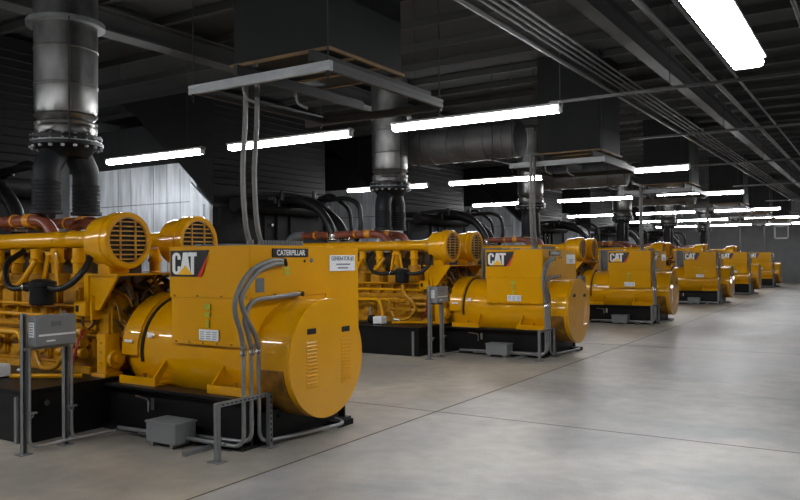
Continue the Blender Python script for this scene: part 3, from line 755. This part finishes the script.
# banded silencer lying high between stack and aisle
ORG = Vector((-7.2, 1.5, 4.0))
si = root('silencer', (-7.2, Y0 + 1.5, 4.0), '', 'silencer', 'banded silver silencers hung below the roof')
prof = [(0, 0), (0, .3), (.05, .36)]
for k in range(6): prof += [(.2 + k * .42, .37), (.205 + k * .42, .385), (.24 + k * .42, .385), (.245 + k * .42, .37)]
prof += [(2.6, .36), (2.62, .3), (2.62, 0)]
t = MB(); t.lathe((-8.75, 1.3, 4.2), (1, 0, 0), prof, 36); t.build('banded_shell', 'dull_jacket', si)
for x_ in (-8.3, -6.6):
    t = MB(); t.box(x_, x_ + .05, .85, 1.75, 3.76, 3.8); t.cyl((x_ + .02, .88, 3.7), (x_ + .02, .88, 5.6), .008, n=6); t.cyl((x_ + .02, 1.72, 3.7), (x_ + .02, 1.72, 5.6), .008, n=6)
    t.build('silencer_hanger', 'beam', si)
si_all = repeat(si, 'silver banded silencer hung high behind the {} generator stack')
for o in list(si.children) + [si]: bpy.data.objects.remove(o)

# ------------------------------------------------------------------ lights
ORG = Vector((0, 0, 0))
def fixture_x():
    r = root('fluorescent_light', (0, 0, 3.56), '', 'light', 'hanging fluorescent strip lights')
    return r
def make_light(cx_, cy_, ln, along, label, w=.125):
    global ORG
    ORG = Vector((0, 0, 3.56))
    r = root('fluorescent_light', (cx_, cy_, 3.56), label, 'light', 'hanging fluorescent strip lights')
    h = ln / 2
    t = MB(); t.prism([(-w * .5, 3.665), (w * .5, 3.665), (w * .5, 3.64), (w * .36, 3.625), (-w * .36, 3.625), (-w * .5, 3.64)], 'x', -h, h)
    hs = t.build('light_housing', 'housing', r)
    t = MB()
    t.prism([(-w * .4, 3.625), (w * .4, 3.625), (w * .46, 3.59), (w * .3, 3.553), (-w * .3, 3.553), (-w * .46, 3.59)], 'x', -h + .04, h - .04)
    tb_ = t.build('light_tube', 'tube', r)
    MB().box(h - .03, h, -w * .42, w * .42, 3.55, 3.68, .01).build('end_cap', 'housing', r); MB().box(-h, -h + .03, -w * .42, w * .42, 3.56, 3.65, .01).build('end_cap', 'housing', r)
    for x_ in (-h * .7, h * .7): MB().cyl((x_, 0, 3.66), (x_, 0, 5.6), .003, n=6).build('hanger_wire', 'beam', r)
    if along == 'y': r.rotation_euler.z = PI / 2
    return r
POS = ['leftmost', 'second from left', 'second from right', 'rightmost']
ROWS = [(8.8, 'nearest'), (16.15, 'second'), (23.4, 'third'), (32.7, 'fourth'), (40.5, 'fifth'), (48.5, 'farthest')]
for (ly, rn) in ROWS:
    for k, (a, b) in enumerate(((-11.85, -9.4), (-8.8, -6.38), (-5.68, -3.25))):
        if rn == 'second' and k == 2: a = -4.38
        make_light((a + b) / 2, ly, b - a, 'x', 'glowing fluorescent strip, %s of three in the %s row across the hall' % (('left', 'middle', 'right')[k], rn))
make_light((-17.2 - 14.8) / 2, 8.8, 2.4, 'x', 'added fluorescent strip, unseen behind the nearest radiator hood, brightening the silver plenum')  # added out of view so the plenum sheet picks up its reflection
make_light(-1.03, 6.52, 2.5, 'y', 'large bright fluorescent strip over the aisle at the top right', w=.31)
for k, y_ in enumerate((14.0, 24.0, 36.0)):
    make_light(.6, y_, 2.4, 'y', 'fluorescent strip over the aisle beyond the right edge, %s of three' % ('nearest', 'middle', 'farthest')[k], w=.15)
# near row in front of the first generator (the walkway the camera stands in)
for k, (a, b) in enumerate(((-17.4, -14.9), (-14.5, -12.0), (-11.72, -9.18), (-8.85, -6.32), (-5.8, -3.25))):
    make_light((a + b) / 2, 1.2, b - a, 'x', 'fluorescent strip in the row nearer than the nearest generator, %s from the left' % ('first', 'second', 'third', 'fourth', 'fifth')[k])

# ------------------------------------------------------------------ ceiling services
def single(name, mb, m, label, cat, group=None):
    o = mb.build(name, m); tag(o, label, cat, group); return o
ORG = Vector((0, 0, 0))
for k, (x, z, r) in enumerate(((-2.66, 4.03, .011), (-2.74, 4.03, .011), (-2.82, 4.03, .011), (-2.9, 4.03, .011))):
    single('ceiling_conduit', MB().cyl((x, -2, z), (x, 55.9, z), r, n=10), 'ipipe', 'thin conduit of the four running together under the roof, %s' % ('rightmost', 'second from right', 'third from right', 'leftmost')[k], 'conduit', 'bundle of thin ceiling conduits')
single('sprinkler_pipe', MB().cyl((-1.98, -2, 4.3), (-1.98, 55.9, 4.3), .035, n=14), 'ipipe', 'long grey pipe under the roof left of the big aisle light', 'pipe')
single('sprinkler_pipe', MB().cyl((-3.07, -2, 4.05), (-3.07, 55.9, 4.05), .028, n=14), 'ipipe', 'grey pipe running beside the bundle of thin ceiling conduits', 'pipe')
single('sprinkler_pipe', MB().cyl((-1.78, -2, 4.45), (-1.78, 55.9, 4.45), .02, n=10), 'ipipe', 'thin pipe under the roof close to the right of a thicker long pipe', 'pipe')
single('sprinkler_pipe', MB().cyl((-.75, -2, 4.5), (-.75, 55.9, 4.5), .03, n=14), 'ipipe', 'grey pipe under the roof passing above the big aisle light', 'pipe')
for k, y_ in enumerate((10.25, 14.3, 19.5, 26.0, 34.0, 43.0)):
    ORG = Vector((0, y_, 3.9))
    b = root('ceiling_support_bar', (0, y_, 3.9), 'long thin strut bar across the aisle under the roof pipes, %s from camera' % ('nearest', 'second', 'third', 'fourth', 'fifth', 'sixth')[k], 'support bar', 'strut bars carrying the ceiling pipes')
    MB().box(-3.95, 2.5, y_ - .02, y_ + .02, 3.97, 4.01).build('strut_bar', 'girder', b)
    for x_ in (-3.8, -2.3, -.5, 2.2): MB().cyl((x_, y_, 3.9), (x_, y_, 5.6), .006, n=6).build('hanger_rod', 'beam', b)
    
# heat detector under the nearest trapeze
ORG = Vector((-8.6, 8.6, 3.5))
# far wall: white framed panel, dark doorway band and pipes
ORG = Vector((-5.55, 55.93, 3.3))
wp = root('wall_panel', (-5.55, 55.93, 3.3), 'small white-framed panel high on the far wall at the right edge', 'panel')
t = MB()
for a in ((-6.0, -5.9, 2.85, 3.75), (-5.2, -5.1, 2.85, 3.75), (-6.0, -5.1, 2.85, 2.95), (-6.0, -5.1, 3.65, 3.75)): t.box(a[0], a[1], 55.86, 55.99, a[2], a[3])
t.build('panel_frame', 'bare_white', wp)
MB().box(-5.9, -5.2, 55.9, 55.99, 2.95, 3.65).build('panel_face', 'blue_grey', wp)
ORG = Vector((0, 0, 0))

# ------------------------------------------------------------------ camera and world
yaw, pitch, roll, f = .5651, .0112, -.0098, 758.8
Fv = Vector((-math.sin(yaw) * math.cos(pitch), math.cos(yaw) * math.cos(pitch), math.sin(pitch)))
R0 = Vector((math.cos(yaw), math.sin(yaw), 0)); U0 = R0.cross(Fv)
Rv = R0 * math.cos(roll) + U0 * math.sin(roll); Uv = -R0 * math.sin(roll) + U0 * math.cos(roll)
cam = bpy.data.cameras.new('camera'); co = bpy.data.objects.new('camera', cam); C.objects.link(co)
cam.sensor_width = 36; cam.lens = f * 36 / 800; cam.clip_end = 200
m3 = Matrix((Rv, Uv, -Fv)).transposed()
co.matrix_world = Matrix.Translation((0, 0, 1.8)) @ m3.to_4x4()
sc = bpy.context.scene; sc.camera = co
w = bpy.data.worlds.new('world'); sc.world = w; w.use_nodes = True
w.node_tree.nodes['Background'].inputs['Color'].default_value = (.5, .55, .6, 1)
w.node_tree.nodes['Background'].inputs['Strength'].default_value = .0
sc.view_settings.view_transform = 'Standard'; sc.view_settings.look = 'None'
sc.view_settings.exposure = 0.35; sc.view_settings.gamma = 1.0; sc.view_settings.use_curve_mapping = False
